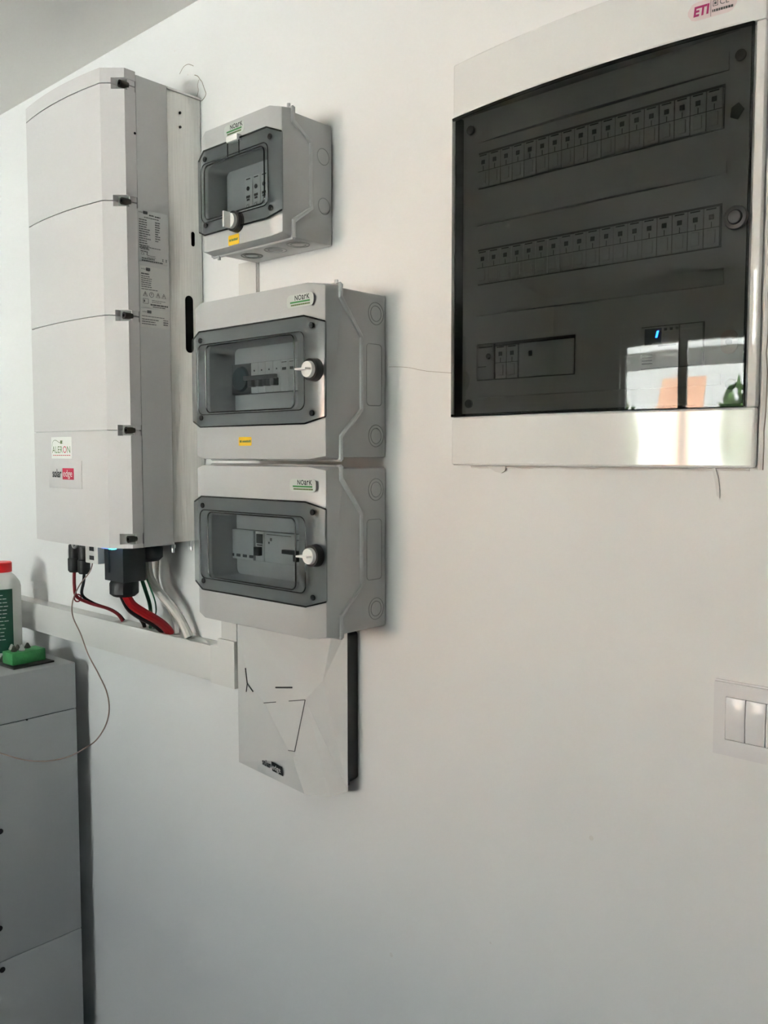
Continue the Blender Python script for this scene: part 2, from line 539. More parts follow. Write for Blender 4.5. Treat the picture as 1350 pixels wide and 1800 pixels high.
rows += [(-.134, -.092, 1.8615, .0013), (-.134, -.115, 1.8575, .0014), (-.134, -.120, 1.8535, .0014), (-.121, -.104, 1.8475, .0008), (-.121, -.104, 1.8445, .0008),
         (-.132, -.106, 1.8415, .0018), (-.132, -.088, 1.8375, .0022)]
bars(mb, rows)
text_geo(mb, 'CE', .0042, (SX + .0002, -.1335, 1.8478), '+x')
for (y, z) in ((-.1225, 1.849), (-.0905, 1.842), (-.0835, 1.842)):
    mb.box(SX, SX + .0002, y, y + .003, z, z + .0008).box(SX, SX + .0002, y + .001, y + .002, z, z + .004).box(SX, SX + .0002, y, y + .003, z + .0035, z + .0042)
obj('label_print', mb, 'inkg', lab, smooth=False, weld=False)
mb = MB()
logo_side(mb, -.134, 1.8225)
rows = [(-.134, -.118, 1.8145, .0022)] + [(-.134, -.112 - random.uniform(0, .006), 1.8105 - .0036 * i, .0014) for i in range(6)] + [(-.134, -.101, 1.7885, .0012),
        (-.113, -.084, 1.7705, .0009), (-.113, -.094, 1.7675, .0009), (-.116, -.080, 1.7620, .0026), (-.111, -.084, 1.7590, .0014)]
bars(mb, rows)
def tri(mb, y, z, s):
    a, b, c = (y - s, z - s * .8), (y + s, z - s * .8), (y, z + s)
    mb.tube([(SX + .0002,) + p for p in (a, b, c)], .00045, 5, closed=True)
    mb.box(SX, SX + .0003, y - .0004, y + .0004, z - s * .3, z + s * .4)
for y in (-.1265, -.1005, -.0885):
    tri(mb, y, 1.7805, .0042)
mb.tube([(SX + .0002, -.1135 + .0042 * math.cos(2 * PI * i / 20), 1.7805 + .0042 * math.sin(2 * PI * i / 20)) for i in range(20)], .0004, 5, closed=True)
mb.box(SX, SX + .0003, -.114, -.113, 1.7795, 1.7835)
mb.tube([(SX + .0002, y, z) for y, z in rrect(.0055, .0042, .001, 3, -.1255, 1.7685)], .0003, 5, closed=True)
mb.box(SX, SX + .0002, -.1295, -.127, 1.7665, 1.7705)
obj('label_print', mb, 'inkg', lab2, smooth=False, weld=False)
mb = MB()
logo_side(mb, -.133, 1.7485)
bars(mb, [(-.134, -.088, 1.7415, .0011), (-.134, -.100, 1.7360, .0014), (-.134, -.107, 1.7320, .0014), (-.134, -.105, 1.7280, .0014), (-.090, -.080, 1.7375, .0012), (-.090, -.080, 1.7335, .0016), (-.090, -.080, 1.7295, .0016)])
obj('label_print', mb, 'inkg', lab3, smooth=False, weld=False)

# underside fittings
for (x, y) in ((-1.372, -.069), (-1.372, -.028)):
    obj('stud', MB().cyl((x, y), .003, 1.318, 1.338, 'z', 10).cyl((x, y), .0048, 1.326, 1.332, 'z', 6), 'zinc', inv, weld=False)
for i, x in enumerate((-1.681, -1.641)):
    mb = MB().lathe((x, -.10), [(.0095, 1.256), (.0125, 1.260), (.0125, 1.284), (.0105, 1.286), (.0105, 1.312), (.0085, 1.314), (.0085, 1.336)], 14)
    mb.box(x - .0135, x - .0105, -.104, -.096, 1.288, 1.312)
    obj('panel_connector', mb, 'black', inv, weld=False, label='black plug-in cable connector')
mb = MB().box(-1.625, -1.585, -.115, -.075, 1.318, 1.334).cyl((-1.61, 1.322), .010, -.118, -.112, 'y', 16)
obj('socket_housing', mb, 'black2', inv, weld=False)
obj('locking_ring', MB().tube([(-1.625 + .008 * math.cos(2 * PI * i / 20), -.128, 1.321 + .008 * math.sin(2 * PI * i / 20)) for i in range(20)], .0026, 8, True), 'zinc', inv)
mb = MB().box(-1.545, -1.498, -.150, -.11, 1.292, 1.334)
obj('switch_bracket', mb, 'paperg', inv, bevel=.002)
for z in (1.303, 1.320):
    obj('bracket_window', MB().box(-1.528, -1.512, -.1505, -.149, z - .004, z + .004), 'black', inv)
mb = MB().prism([(-1.489, -.142), (-1.424, -.142), (-1.424, -.094), (-1.489, -.094)], 1.263, 1.336, 'z')
mb.box(-1.474, -1.469, -.1445, -.142, 1.278, 1.330)
obj('connection_box', mb, 'black2', inv, bevel=.003, weld=False, label='black connector block')
obj('gland_nut', MB().lathe((-1.464, -.116), [(.020, 1.232), (.0275, 1.238), (.0275, 1.258), (.024, 1.264)], 10), 'black', inv)
obj('rear_gland', MB().lathe((-1.470, -.062), [(.024, 1.294), (.030, 1.300), (.030, 1.322), (.026, 1.336)], 12), 'black', inv)
obj('status_lens', MB().box(-1.455, -1.428, -.168, -.150, 1.3275, 1.3335), 'ledb', inv, bevel=.001)
for x in (-1.427, -1.419):
    obj('status_light', MB().box(x - .002, x + .002, -.168, -.158, 1.3270, 1.3333), 'led', inv, bevel=.001, label='lit cyan status light')

# ================================================================== CABLES
def cable(name, pts, r, m_, label, cat='cable', group=None, n=10):
    return obj(name, MB().tube(smooth_path(pts, 7), r, n), m_, None, label=label, cat=cat, group=group)
cable('power_cable', [(-1.456, -.118, 1.236), (-1.452, -.108, 1.216), (-1.446, -.088, 1.199), (-1.444, -.062, 1.182), (-1.447, -.040, 1.165), (-1.453, -.024, 1.149)], .0088, 'red', 'thick bright red power cable bending from the black block into the trunking')
cable('power_cable', [(-1.478, -.112, 1.234), (-1.482, -.095, 1.205), (-1.486, -.070, 1.185), (-1.477, -.046, 1.169), (-1.474, -.032, 1.157), (-1.475, -.024, 1.149)], .0078, 'black', 'thick black power cable running under the thick red one')
cable('signal_cable', [(-1.489, -.108, 1.234), (-1.498, -.085, 1.205), (-1.516, -.056, 1.180), (-1.536, -.032, 1.160), (-1.546, -.022, 1.149)], .004, 'black', 'thin black cable entering the trunking beside the green wire')
cable('earth_wire', [(-1.452, -.088, 1.268), (-1.448, -.080, 1.238), (-1.467, -.060, 1.209), (-1.500, -.036, 1.175), (-1.528, -.020, 1.149)], .0036, 'greenw', 'green earth wire hanging behind the black connector block')
cable('flexible_conduit', [(-1.473, -.060, 1.297), (-1.465, -.060, 1.262), (-1.451, -.052, 1.236), (-1.426, -.040, 1.209), (-1.407, -.030, 1.181), (-1.389, -.024, 1.149)], .0085, 'whitew', 'thick white round cable slanting from the rear gland into the trunking')
cable('data_cable', [(-1.500, -.014, 1.330), (-1.512, -.013, 1.270), (-1.508, -.013, 1.234), (-1.471, -.015, 1.196), (-1.445, -.018, 1.173), (-1.438, -.018, 1.149)], .0042, 'whitew', 'slim white cable against the wall behind the thick white cable')
cable('panel_cable', [(-1.681, -.10, 1.258), (-1.682, -.10, 1.227), (-1.688, -.092, 1.203), (-1.676, -.070, 1.188), (-1.648, -.046, 1.177), (-1.634, -.031, 1.165), (-1.628, -.022, 1.149)], .0034, 'redd', 'dark red cable from the left connector tied to its black partner')
cable('panel_cable', [(-1.641, -.10, 1.258), (-1.655, -.094, 1.237), (-1.684, -.082, 1.206), (-1.676, -.062, 1.187), (-1.650, -.038, 1.174), (-1.640, -.024, 1.162), (-1.638, -.014, 1.149)], .0032, 'black', 'black cable from the right connector joining the dark red one')
obj('cable_tie', MB().tube([(-1.684, -.092 + .0075 * math.cos(2 * PI * i / 14), 1.2005 + .0075 * math.sin(2 * PI * i / 14)) for i in range(14)], .0015, 6, True), 'redd', None, label='small tie binding the dark red and black cables', cat='cable tie')
cable('loose_wire', [(-1.599, -.10, 1.320), (-1.613, -.10, 1.269), (-1.646, -.108, 1.233), (-1.674, -.1085, 1.198), (-1.677, -.108, 1.166), (-1.642, -.11, 1.133), (-1.596, -.12, 1.100), (-1.558, -.12, 1.067),
      (-1.530, -.12, 1.038), (-1.512, -.125, 1.008), (-1.517, -.13, .976), (-1.535, -.14, .945), (-1.561, -.15, .925), (-1.601, -.165, .902), (-1.645, -.19, .889), (-1.679, -.22, .892), (-1.713, -.25, .905), (-1.747, -.28, .918), (-1.79, -.33, .94)],
      .0013, 'brown', 'thin brown wire hanging in a loop past the battery cabinet', 'wire', n=7)
cable('earth_strand', [(-1.448, -.078, 1.262), (-1.442, -.066, 1.225), (-1.468, -.045, 1.195), (-1.505, -.026, 1.168), (-1.515, -.020, 1.149)], .0016, 'greenw', 'hair-thin green strand beside the green earth wire', 'wire', n=6)

# ================================================================== TRUNKING
tr = thing('cable_trunking', 'white horizontal plastic cable trunking under the inverter', 'trunking', (-2.2, 0, 1.084))
obj('channel', MB().box(-2.745, -1.24, -.034, -.0005, 1.085, 1.147), 'pvc', tr, bevel=.001)
obj('cover_strip', MB().box(-2.745, -1.262, -.041, -.0345, 1.083, 1.149), 'pvc', tr, bevel=.0012)
mb = MB().box(-1.298, -1.2285, -.0425, -.0005, 1.081, 1.1515).box(-1.276, -1.2285, -.0425, -.0005, 1.1515, 1.166)
obj('joint_cover', mb, 'pvc', tr, weld=False)
for x in (-1.628, -1.641, -1.546, -1.522, -1.475, -1.453, -1.389, -1.438):
    obj('cable_cutout', MB().cyl((x, -.0225), .010, 1.1468, 1.1474, 'z', 14), 'pvctop', tr)
tv = thing('vertical_trunking', 'narrow white vertical trunking between the top and middle grey boxes', 'trunking', (-1.22, 0, 1.74))
obj('channel', MB().box(-1.249, -1.199, -.005, -.0005, 1.735, 1.835), 'pvc', tv)
obj('cover_strip', MB().box(-1.248, -1.200, -.008, -.0055, 1.735, 1.835), 'pvc', tv, bevel=.001)
tl = thing('vertical_trunking', 'short white vertical trunking rising from the joint cover to the lowest grey box', 'trunking', (-1.245, 0, 1.166))
obj('channel', MB().box(-1.269, -1.2245, -.034, -.0005, 1.1665, 1.30), 'pvc', tl)
obj('cover_strip', MB().box(-1.268, -1.2240, -.040, -.0345, 1.1665, 1.30), 'pvc', tl, bevel=.001)

# ================================================================== GREY ENCLOSURES
def seam_path(zt, zb, y0, y1, a1, a2, b2, b1):
    return [(y0, zt), (y0, zt - a1), (y1, zt - a2), (y1, zb + b2), (y0, zb + b1), (y0, zb)]

def enclosure(cx, zb, zt, hwL, hwB, flat, yF, yC, ys0, ys1, dz0, dz1, opn, oout, plate_y, label, A):
    cz = (zb + zt) / 2
    e = thing('breaker_enclosure', label, 'electrical box', (cx, 0, zb), 'grey surface enclosures with smoked doors')
    a1, a2, b2, b1 = A
    sp = seam_path(zt - .003, zb + .003, ys0, ys1, a1, a2, b2, b1)
    base = obj('base', MB().prism([(-.0005, zb + .003), (-.0005, zt - .003)] + sp, cx - hwB, cx + hwB, 'x'), 'abs', e, bevel=.0025)
    # lid with the recessed opening
    mb = MB()
    g = .0012
    sl = seam_path(zt, zb, ys0 - g, ys1 - g, a1, a2, b2, b1)
    for sgn in (-1, 1):
        xs = cx + sgn * hwL
        pts = [(xs, yC, zt - .005)] + [(xs, y, z) for y, z in sl] + [(xs, yC, zb + .005)]
        mb.add(pts, [tuple(range(len(pts)))])
        xb = cx + sgn * flat
        mb.add([(xs, yC, zb + .005), (xs, yC, zt - .005), (xb, yF, zt), (xb, yF, zb)], [(0, 1, 2, 3)])
    for z in (zt, zb):
        zc = z - .005 if z == zt else z + .005
        mb.add([(cx - hwL, ys0 - g, z), (cx - hwL, yC, zc), (cx - flat, yF, z), (cx + flat, yF, z), (cx + hwL, yC, zc), (cx + hwL, ys0 - g, z)], [(0, 1, 2), (0, 2, 3, 5), (3, 4, 5)])
    ox, oz, ocz = opn
    loop = rrect(ox, oz, .010, 5, cx, ocz)
    n = len(loop)
    V = [(x, yF, z) for x, z in loop] + [(x, plate_y, z) for x, z in loop]
    F = [(i, (i + 1) % n, n + (i + 1) % n, n + i) for i in range(n)]
    o4 = [(cx + flat, yF, zt), (cx - flat, yF, zt), (cx - flat, yF, zb), (cx + flat, yF, zb)]
    V += o4
    q = n // 4
    for c4 in range(4):
        for k in range(q - 1):
            F.append((c4 * q + k, c4 * q + k + 1, 2 * n + c4))
        F.append(((c4 * q + q - 1), ((c4 + 1) * q) % n, 2 * n + (c4 + 1) % 4, 2 * n + c4))
    mb.add(V, F)
    lid = obj('lid', mb, 'abs', e, bevel=.002, angle=25)
    # raised rim following the seam
    for sgn in (-1, 1):
        xs = cx + sgn * (hwL - .0002)
        path = [(xs, y - .0050, z) for y, z in sl]
        obj('seam_rim', MB().tube(path, .0040, 8), 'abs', lid)
        obj('seam_groove_shade', MB().tube([(cx + sgn * (hwB + .0018), y + .0002, z) for y, z in sl], .0011, 6), 'ink', lid)  # dark tube stands in for the shade in the seam groove
    obj('seam_rim', MB().tube([(cx - hwL, ys0 - .0055, zt), (cx + hwL, ys0 - .0055, zt)], .003, 8), 'abs', lid)
    obj('seam_rim', MB().tube([(cx - hwL, ys0 - .0055, zb), (cx + hwL, ys0 - .0055, zb)], .003, 8), 'abs', lid)
    ipl = obj('inner_plate', MB().box(cx - ox - .012, cx + ox + .012, plate_y, plate_y + .002, ocz - oz - .008, ocz + oz + .008), 'absin', e)
    # smoked door wrapped over the chamfers
    s0, s1 = .0008, .0065
    inn = [(cx - hwL - .001, yC - s0), (cx - flat, yF - s0), (cx + flat, yF - s0), (cx + hwL + .001, yC - s0)]
    out = [(cx + hwL + .0035, yC - s0 - .0005), (cx + hwL + .003, yC - s1 + .001), (cx + flat - .001, yF - s1), (cx - flat + .001, yF - s1), (cx - hwL - .003, yC - s1 + .001), (cx - hwL - .0035, yC - s0 - .0005)]
    ins = [.0095, 0, 0, .0095, .0095, .0095, 0, 0, .0095, .0095]
    dp = inn + out
    nd = len(dp)
    dm = MB().add([(p[0], p[1], dz0 + i_) for p, i_ in zip(dp, ins)] + [(p[0], p[1], dz1 - i_) for p, i_ in zip(dp, ins)],
                  [])
    for o_ in (0, nd):
        dm.f += [tuple(o_ + k for k in q_) for q_ in ((0, 1, 7, 8, 9), (1, 2, 6, 7), (2, 3, 4, 5, 6))]
    dm.f += [(i, (i + 1) % nd, nd + (i + 1) % nd, nd + i) for i in range(nd)]
    door = obj('door', dm, 'smoke', e, label='smoked transparent door')
    for z, sg in ((dz0, 1), (dz1, -1)):
        pth = [(x, y + .002, z + sg * i_) for (x, y), i_ in zip(out[1:5], (.0095, 0, 0, .0095))]
        obj('door_edge', MB().tube(pth, .0013, 6), 'bead', door)
    yd = yF - s1
    obj('door_moulding', MB().tube([(x, yd - .0002, z) for x, z in rrect(oout[0], oout[1], .012, 6, cx + oout[2], ocz)], .0008, 6, True), 'bead', door)
    obj('door_moulding', MB().tube([(x, yd - .0002, z) for x, z in rrect(ox - .001 + .002, oz, .010, 6, cx + oout[2], ocz)], .0011, 6, True), 'bead', door)
    for sx in (-1, 1):
        for z in (dz0 + .0105, dz1 - .0105):
            xx = cx + sx * (flat - .006) if sx < 0 else cx + hwL - .016
            yy = yd if sx < 0 else yd + .0035
            z = z + (.004 if z < ocz else -.004)
            obj('door_screw', MB().cyl((xx, z), .0042, yy + .001, yy - .0008, 'y', 14), 'bead', door)
    # knock-outs on the right side of the base
    def ring(y, z, r, rr=.0006):
        obj('knockout', MB().tube([(cx + hwB, y + r * math.cos(2 * PI * i / 28), z + r * math.sin(2 * PI * i / 28)) for i in range(28)], rr, 6, True), 'ko', base)
    return e, base, lid, door, ipl, ring, yd

def latch(door, x, z, y, fin):
    l = obj('latch', MB().cyl((x, z), .0165, y + .006, y - .006, 'y', 28, .0155), 'black', door, label='black latch with white turn knob')
    if fin == 'h':
        k = MB().cyl((x, z), .0120, y - .006, y - .0115, 'y', 24, .0112).box(x - .014, x + .008, y - .0215, y - .0115, z - .0013, z + .0013)
    else:
        k = MB().cyl((x, z), .0120, y - .006, y - .0115, 'y', 24, .0112).box(x - .0018, x + .0018, y - .0235, y - .0115, z - .012, z + .012)
    obj('turn_knob', k, 'knob', l, weld=False)

def brand(lid, cx, cz, y, w=.056, h=.0185):
    s = obj('brand_sticker', MB().prism(rrect(w / 2, h / 2, .0065, 6, cx, cz), y - .0004, y, 'y'), 'clear', lid, label='clear NOARK brand sticker with green stripe')
    q = MB()
    x = cx - w * .20
    for ch, hh in (('N', .0068), ('O', .0068), ('a', .0090), ('r', .0090), ('K', .0068)):
        x += text_geo(q, ch, hh, (x, y - .0006, cz + .0008), sx=.92 if hh < .008 else .75, bold=.0225 * hh / .69) + .0007
    obj('brand_lettering', q, 'ink', s, smooth=False)
    obj('brand_stripe', MB().box(cx - w * .37, cx + w * .37, y - .0007, y - .0004, cz - .0030, cz - .0006), 'green', s)
    q = MB()
    xx = cx - w * .34
    while xx < cx + w * .33:
        ww = random.uniform(.002, .0045)
        q.box(xx, xx + ww, y - .0007, y - .0004, cz - .0067, cz - .0046)
        xx += ww + .0006
    obj('small_print', q, 'olive', s, weld=False, smooth=False)

def yellow_tag(lid, cx, cz, y, w, h):
    s = obj('warning_tag', MB().prism(rrect(w / 2, h / 2, .002, 4, cx, cz), y - .0004, y, 'y'), 'yellow', lid, label='yellow printed tag')
    q = MB()
    q.box(cx - w * .40, cx - w * .26, y - .0006, y - .0004, cz - .0017, cz + .0017)
    xx = cx - w * .2
    while xx < cx + w * .38:
        ww = random.uniform(.0012, .0028)
        q.box(xx, xx + ww, y - .0006, y - .0004, cz - .0016, cz + random.choice((.0012, .002)))
        xx += ww + .0005
    obj('small_print', q, 'olive', s, weld=False, smooth=False)

A12 = (.018, .071, .073, .033)
# middle and lowest boxes
boxes = []
for zb, zt, lab_ in ((1.4915, 1.742, 'middle of the three grey boxes, yellow tag below its smoked door'), (1.2305, 1.4815, 'lowest of the three grey boxes, just above the white faceted meter')):
    cz = 1.6185 if zb > 1.4 else 1.3545
    boxes.append(enclosure(-1.050, zb, zt, .153, .147, .125, -.143, -.134, -.098, -.055, cz - .0755, cz + .0765, (.104, .0525, cz - .0005), (.126, .0555, 0), -.092, lab_, A12))
for (e, base, lid, door, ipl, ring, yd), cz in zip(boxes, (1.6185, 1.35425)):
    for s_ in (-1, 1):
        z = cz + s_ * .0915
        ring(-.0225, z, .0165)
        ring(-.0225, z, .0115)
    obj('knockout', MB().tube([(-1.050 + .147, y, z) for y, z in rrect(.0165, .046, .006, 5, -.0265, cz)], .0006, 6, True), 'ko', base)
    obj('lid_pin', MB().cyl((-.905, -.104), .0028, cz + .122, cz + .130, 'z', 10), 'abs', lid)
    latch(door, -.9115, cz, yd + .004, 'h')
brand(boxes[0][2], -.939, 1.7185, -.143)
brand(boxes[1][2], -.936, 1.4545, -.143)
yellow_tag(boxes[0][2], -1.066, 1.519, -.143, .031, .0135)

# breaker gear of the middle box
def module(parent, x0, x1, z0, z1, y, m_='breaker', name='breaker', proud=.006):
    return obj(name, MB().box(x0 + .0003, x1 - .0003, y - proud, y, z0, z1), m_, parent, bevel=.0008)
e, base, lid, door, ipl, ring, yd = boxes[0]
PY, ZA, ZB = -.0920, 1.5965, 1.6445
obj('din_slot', MB().box(-1.160, -.942, PY - .0008, PY, ZA - .001, ZB + .001), 'breakerd', ipl)
b0 = module(ipl, -1.160, -1.106, ZA, ZB, PY, 'breakerd', 'blank_module')
obj('blank_reflection', MB().cyl((-1.131, 1.6205), .021, PY - .006, PY - .0095, 'y', 24, .018), 'tealrefl', b0)  # disc coloured as the bluish reflection on the blank module
m4 = [module(ipl, -1.106 + .018 * i, -1.088 + .018 * i, ZA, ZB, PY) for i in range(4)]
for i, mm_ in enumerate(m4):
    x = -1.097 + .018 * i
    obj('toggle', MB().box(x - .0048, x + .0048, PY - .017, PY - .006, 1.606, 1.618), 'breakerd', mm_, bevel=.001)
    obj('terminal_mark', MB().cyl((x, 1.632), .0014, PY - .006, PY - .0066, 'y', 8), 'breakerd', mm_)
obj('toggle_bar', MB().box(-1.110, -1.034, PY - .019, PY - .012, 1.6165, 1.623), 'breakerd', ipl, bevel=.001)
for i in range(5):
    mm_ = module(ipl, -1.034 + .018 * i, -1.016 + .018 * i, ZA, ZB, PY)
    obj('indicator', MB().box(-1.030 + .018 * i, -1.021 + .018 * i, PY - .0065, PY - .006, 1.629, 1.633), 'breakerd', mm_)
    obj('print_bar', MB().box(-1.031 + .018 * i, -1.020 + .018 * i, PY - .0064, PY - .006, 1.6405, 1.6415), 'inkg', mm_)
# lowest box
e, base, lid, door, ipl, ring, yd = boxes[1]
ZA, ZB = 1.3275, 1.3755
obj('din_slot', MB().box(-1.158, -.942, PY - .0008, PY, ZA - .001, ZB + .001), 'breakerd', ipl)
u = module(ipl, -1.172 + .004, -1.100, ZA, ZB, PY, proud=.009, name='meter_module')
for i in range(4):
    obj('terminal_window', MB().box(-1.160 + .0165 * i, -1.150 + .0165 * i, PY - .0095, PY - .009, 1.3315, 1.3360), 'breakerd', u)
u = module(ipl, -1.099, -1.077, ZA, ZB, PY)
obj('toggle', MB().box(-1.0945, -1.0815, PY - .014, PY - .006, 1.337, 1.351), 'breakerd', u, bevel=.001)
obj('dark_window', MB().box(-1.0955, -1.0805, PY - .0068, PY - .006, 1.3565, 1.3715), 'breakerd', u)
obj('print_bar', MB().box(-1.0945, -1.0815, PY - .0066, PY - .006, 1.3525, 1.3545), 'inkg', u)
u = module(ipl, -1.076, -1.004, ZA, ZB, PY, name='residual_breaker')
obj('print_bar', MB().box(-1.070, -1.012, PY - .0066, PY - .006, 1.3715, 1.3725).box(-1.062, -1.058, PY - .0066, PY - .006, 1.362, 1.3665).box(-1.066, -1.064, PY - .0066, PY - .006, 1.357, 1.3605), 'inkg', u, weld=False)
for i in range(3):
    u = module(ipl, -1.003 + .020 * i, -.983 + .020 * i, ZA, ZB, PY)
    obj('toggle', MB().box(-.998 + .020 * i, -.988 + .020 * i, PY - .016, PY - .006, 1.335, 1.346), 'breakerd', u, bevel=.001)
    obj('print_bar', MB().box(-.999 + .020 * i, -.987 + .020 * i, PY - .0066, PY - .006, 1.3665, 1.3680), 'inkg', u)
obj('toggle_bar', MB().box(-1.022, -.945, PY - .018, PY - .011, 1.3455, 1.3520), 'breakerd', ipl, bevel=.001)

# smaller top box
e1 = enclosure(-1.1115, 1.828, 2.021, .0995, .0935, .0790, -.118, -.111, -.083, -.046, 1.8545, 1.9880, (.0735, .0425, 1.9195), (.0830, .0465, 0), -.080,
               'smallest and topmost of the three grey boxes, yellow tag under its latch', (.020, .043, .051, .025))
e, base, lid, door, ipl, ring, yd = e1
ring(-.0200, 1.966, .0125)
ring(-.0185, 1.890, .0125)
for x in (-1.165, -1.105, -1.05):
    obj('knockout', MB().tube([(x + .018 * math.cos(2 * PI * i / 28), -.045 + .018 * math.sin(2 * PI * i / 28), 1.831) for i in range(28)], .0008, 6, True), 'ko', base)
    obj('knockout', MB().tube([(x + .012 * math.cos(2 * PI * i / 24), -.045 + .012 * math.sin(2 * PI * i / 24), 1.831) for i in range(24)], .0008, 6, True), 'ko', base)
obj('lid_pin', MB().cyl((-1.020, -.090), .0028, 2.020, 2.028, 'z', 10), 'abs', lid)
obj('lid_pin', MB().cyl((-1.195, -.090), .0028, 1.821, 1.829, 'z', 10), 'abs', lid)
latch(door, -1.110, 1.8625, yd + .002, 'v')
tab = MB().box(-1.1245, -1.0965, yd - .004, -.118, 1.9840, 1.9935)
obj('hinge_tab', tab, 'knob', lid, bevel=.002)
for x in (-1.1245, -1.0965):
    obj('door_moulding', MB().tube([(x, yd - .0002, 1.9640), (x, yd - .0002, 1.984)], .0009, 6), 'bead', door)
brand(lid, -1.1160, 2.0065, -.118, .050, .0185)
yellow_tag(lid, -1.1200, 1.8370, -.118, .027, .0155)
ZA, ZB = 1.8900, 1.9420
for i in range(3):
    x0 = -1.1310 + .0195 * i
    u = module(ipl, x0, x0 + .019, ZA, ZB, -.080, name='surge_module')
    q = MB()
    text_geo(q, 'CE', .0058, (x0 + .004, -.0865, 1.8930), sx=.8)
    q.box(x0 + .004, x0 + .014, -.0865, -.0862, 1.9375, 1.939)
    q.box(x0 + .004, x0 + .013, -.0865, -.0862, 1.9085, 1.9125)
    q.box(x0 + .005, x0 + .012, -.0865, -.0862, 1.9045, 1.9075)
    obj('module_print', q, 'ink', u, smooth=False, weld=False)
    obj('indicator', MB().cyl((x0 + .0085, 1.9235), .0034, -.086, -.0868, 'y', 12), 'breakerd', u)
obj('din_slot', MB().box(-1.1310, -1.0600, -.0808, -.080, 1.8790, 1.8895), 'breakerd', ipl)
obj('plate_screw', MB().cyl((-1.0660, 1.9180), .0032, -.080, -.0820, 'y', 12), 'black', ipl)

# ================================================================== WHITE FACETED METER
mt = thing('energy_meter', 'white faceted meter box with a black body, below the lowest grey box', 'meter', (-1.10, 0, .944))
obj('body', MB().prism([(-1.200, .966), (-.978, .966), (-.962, .977), (-.962, 1.214), (-.975, 1.222), (-1.200, 1.222)], -.0285, -.0005, 'y'), 'black2', mt, bevel=.003)
obj('body_rim', MB().prism([(-1.050, .960), (-.975, .960), (-.9615, .970), (-.9615, 1.219), (-.972, 1.2235), (-1.050, 1.2235)], -.0285, -.0225, 'y'), 'black', mt)
V = dict(LT=(-1.2165, -.0440, 1.224), LB=(-1.2415, -.0240, .9405), TL=(-1.196, -.0465, 1.224), TR=(-.977, -.0440, 1.224), RT=(-.959, -.029, 1.224), RB=(-.959, -.0295, .962),
         Br=(-.984, -.0425, .951), Bl=(-1.031, -.0565, .947), tip=(-1.0545, -.0595, .999), c2=(-.996, -.0465, 1.139), c3=(-1.034, -.0505, 1.101), c4=(-1.137, -.0510, 1.076), c5=(-1.185, -.0480, 1.101),
         bLT=(-1.2165, -.0300, 1.2241), bLB=(-1.2415, -.0235, .9404), bRT=(-.959, -.0287, 1.2241), bRB=(-.959, -.0287, .9621), bBr=(-.984, -.0287, .9511), bBl=(-1.031, -.0287, .9469))
ks = list(V)
ix = {k: i for i, k in enumerate(ks)}
fc = [('TL', 'TR', 'c2'), ('TL', 'c2', 'c3'), ('TL', 'c3', 'c5'), ('c5', 'c3', 'c4'), ('c4', 'c3', 'tip'),
      ('TR', 'RT', 'c2'), ('RT', 'RB', 'c2'), ('c2', 'RB', 'c3'), ('c3', 'RB', 'Br'), ('c3', 'Br', 'tip'), ('tip', 'Br', 'Bl'),
      ('LT', 'TL', 'c5'), ('LT', 'c5', 'LB'), ('c5', 'c4', 'LB'), ('c4', 'tip', 'LB'), ('tip', 'Bl', 'LB'),
      ('LT', 'LB', 'bLB', 'bLT'), ('RT', 'RB', 'bRB', 'bRT'), ('LB', 'Bl', 'bBl', 'bLB'), ('Bl', 'Br', 'bBr', 'bBl'), ('Br', 'RB', 'bRB', 'bBr'), ('LT', 'TL', 'TR', 'RT', 'bRT', 'bLT'),
      ('bLT', 'bLB', 'bBl', 'bBr', 'bRB', 'bRT')]
mcv = obj('faceted_cover', MB().add([V[k] for k in ks], [tuple(ix[k] for k in f) for f in fc]), 'metercov', mt, smooth=False)
def groove(pts, r=.0007, m_='inkg'):
    obj('cover_joint', MB().tube(pts, r, 6), m_, mcv)
def lerp(a, b, t_):
    return tuple(Vector(V[a]).lerp(Vector(V[b]), t_))
g1 = lerp('c3', 'tip', .86)
groove([(p[0], p[1] - .0003, p[2]) for p in (V['c3'], lerp('c3', 'tip', .3), g1)], .0007)
groove([(p[0], p[1] - .0006, p[2]) for p in (lerp('c4', 'c3', 0), lerp('c4', 'c3', .30))])
groove([(p[0], p[1] - .0006, p[2]) for p in (lerp('c4', 'c3', .62), V['c3'])])
groove([(p[0], p[1] - .0003, p[2]) for p in (g1, lerp('c4', 'tip', .84))], .0006)
groove([(-1.106, -.0513, 1.1085), (-1.066, -.0505, 1.1155)], .0013, 'ink')
groove([(-1.190, -.0478, 1.127), (-1.185, -.0484, 1.101), (-1.168, -.0496, 1.0895)], .0012, 'ink')
groove([(-1.185, -.0484, 1.101), (-1.189, -.0476, 1.085)], .0008, 'ink')
# logo on the lower left facet
def on_left(mb, off):
    def pl_y(a, b, c, x, z):
        a, b, c = Vector(V[a]), Vector(V[b]), Vector(V[c])
        n_ = (b - a).cross(c - a)
        return a.y - (n_.x * (x - a.x) + n_.z * (z - a.z)) / n_.y
    def y(x, z):
        fold = V['LB'][2] + (x - V['LB'][0]) / (V['tip'][0] - V['LB'][0]) * (V['tip'][2] - V['LB'][2])
        return pl_y('c4', 'tip', 'LB', x, z) - off if z > fold else pl_y('tip', 'Bl', 'LB', x, z) - off
    mb.v = [(x, y(x, z), z) for x, yy, z in mb.v]
    return mb
q = MB()
text_geo(q, 'solar', .0115, (-1.153, 0, .9630), sx=.80, bold=.0004)
obj('logo_lettering', on_left(q, .0024), 'ink', mcv, smooth=False)
q = MB().box(-1.1225, -1.0885, 0, .0001, .9600, .9770)
obj('logo_block', on_left(q, .0020), 'ink', mcv, smooth=False)
q = MB()
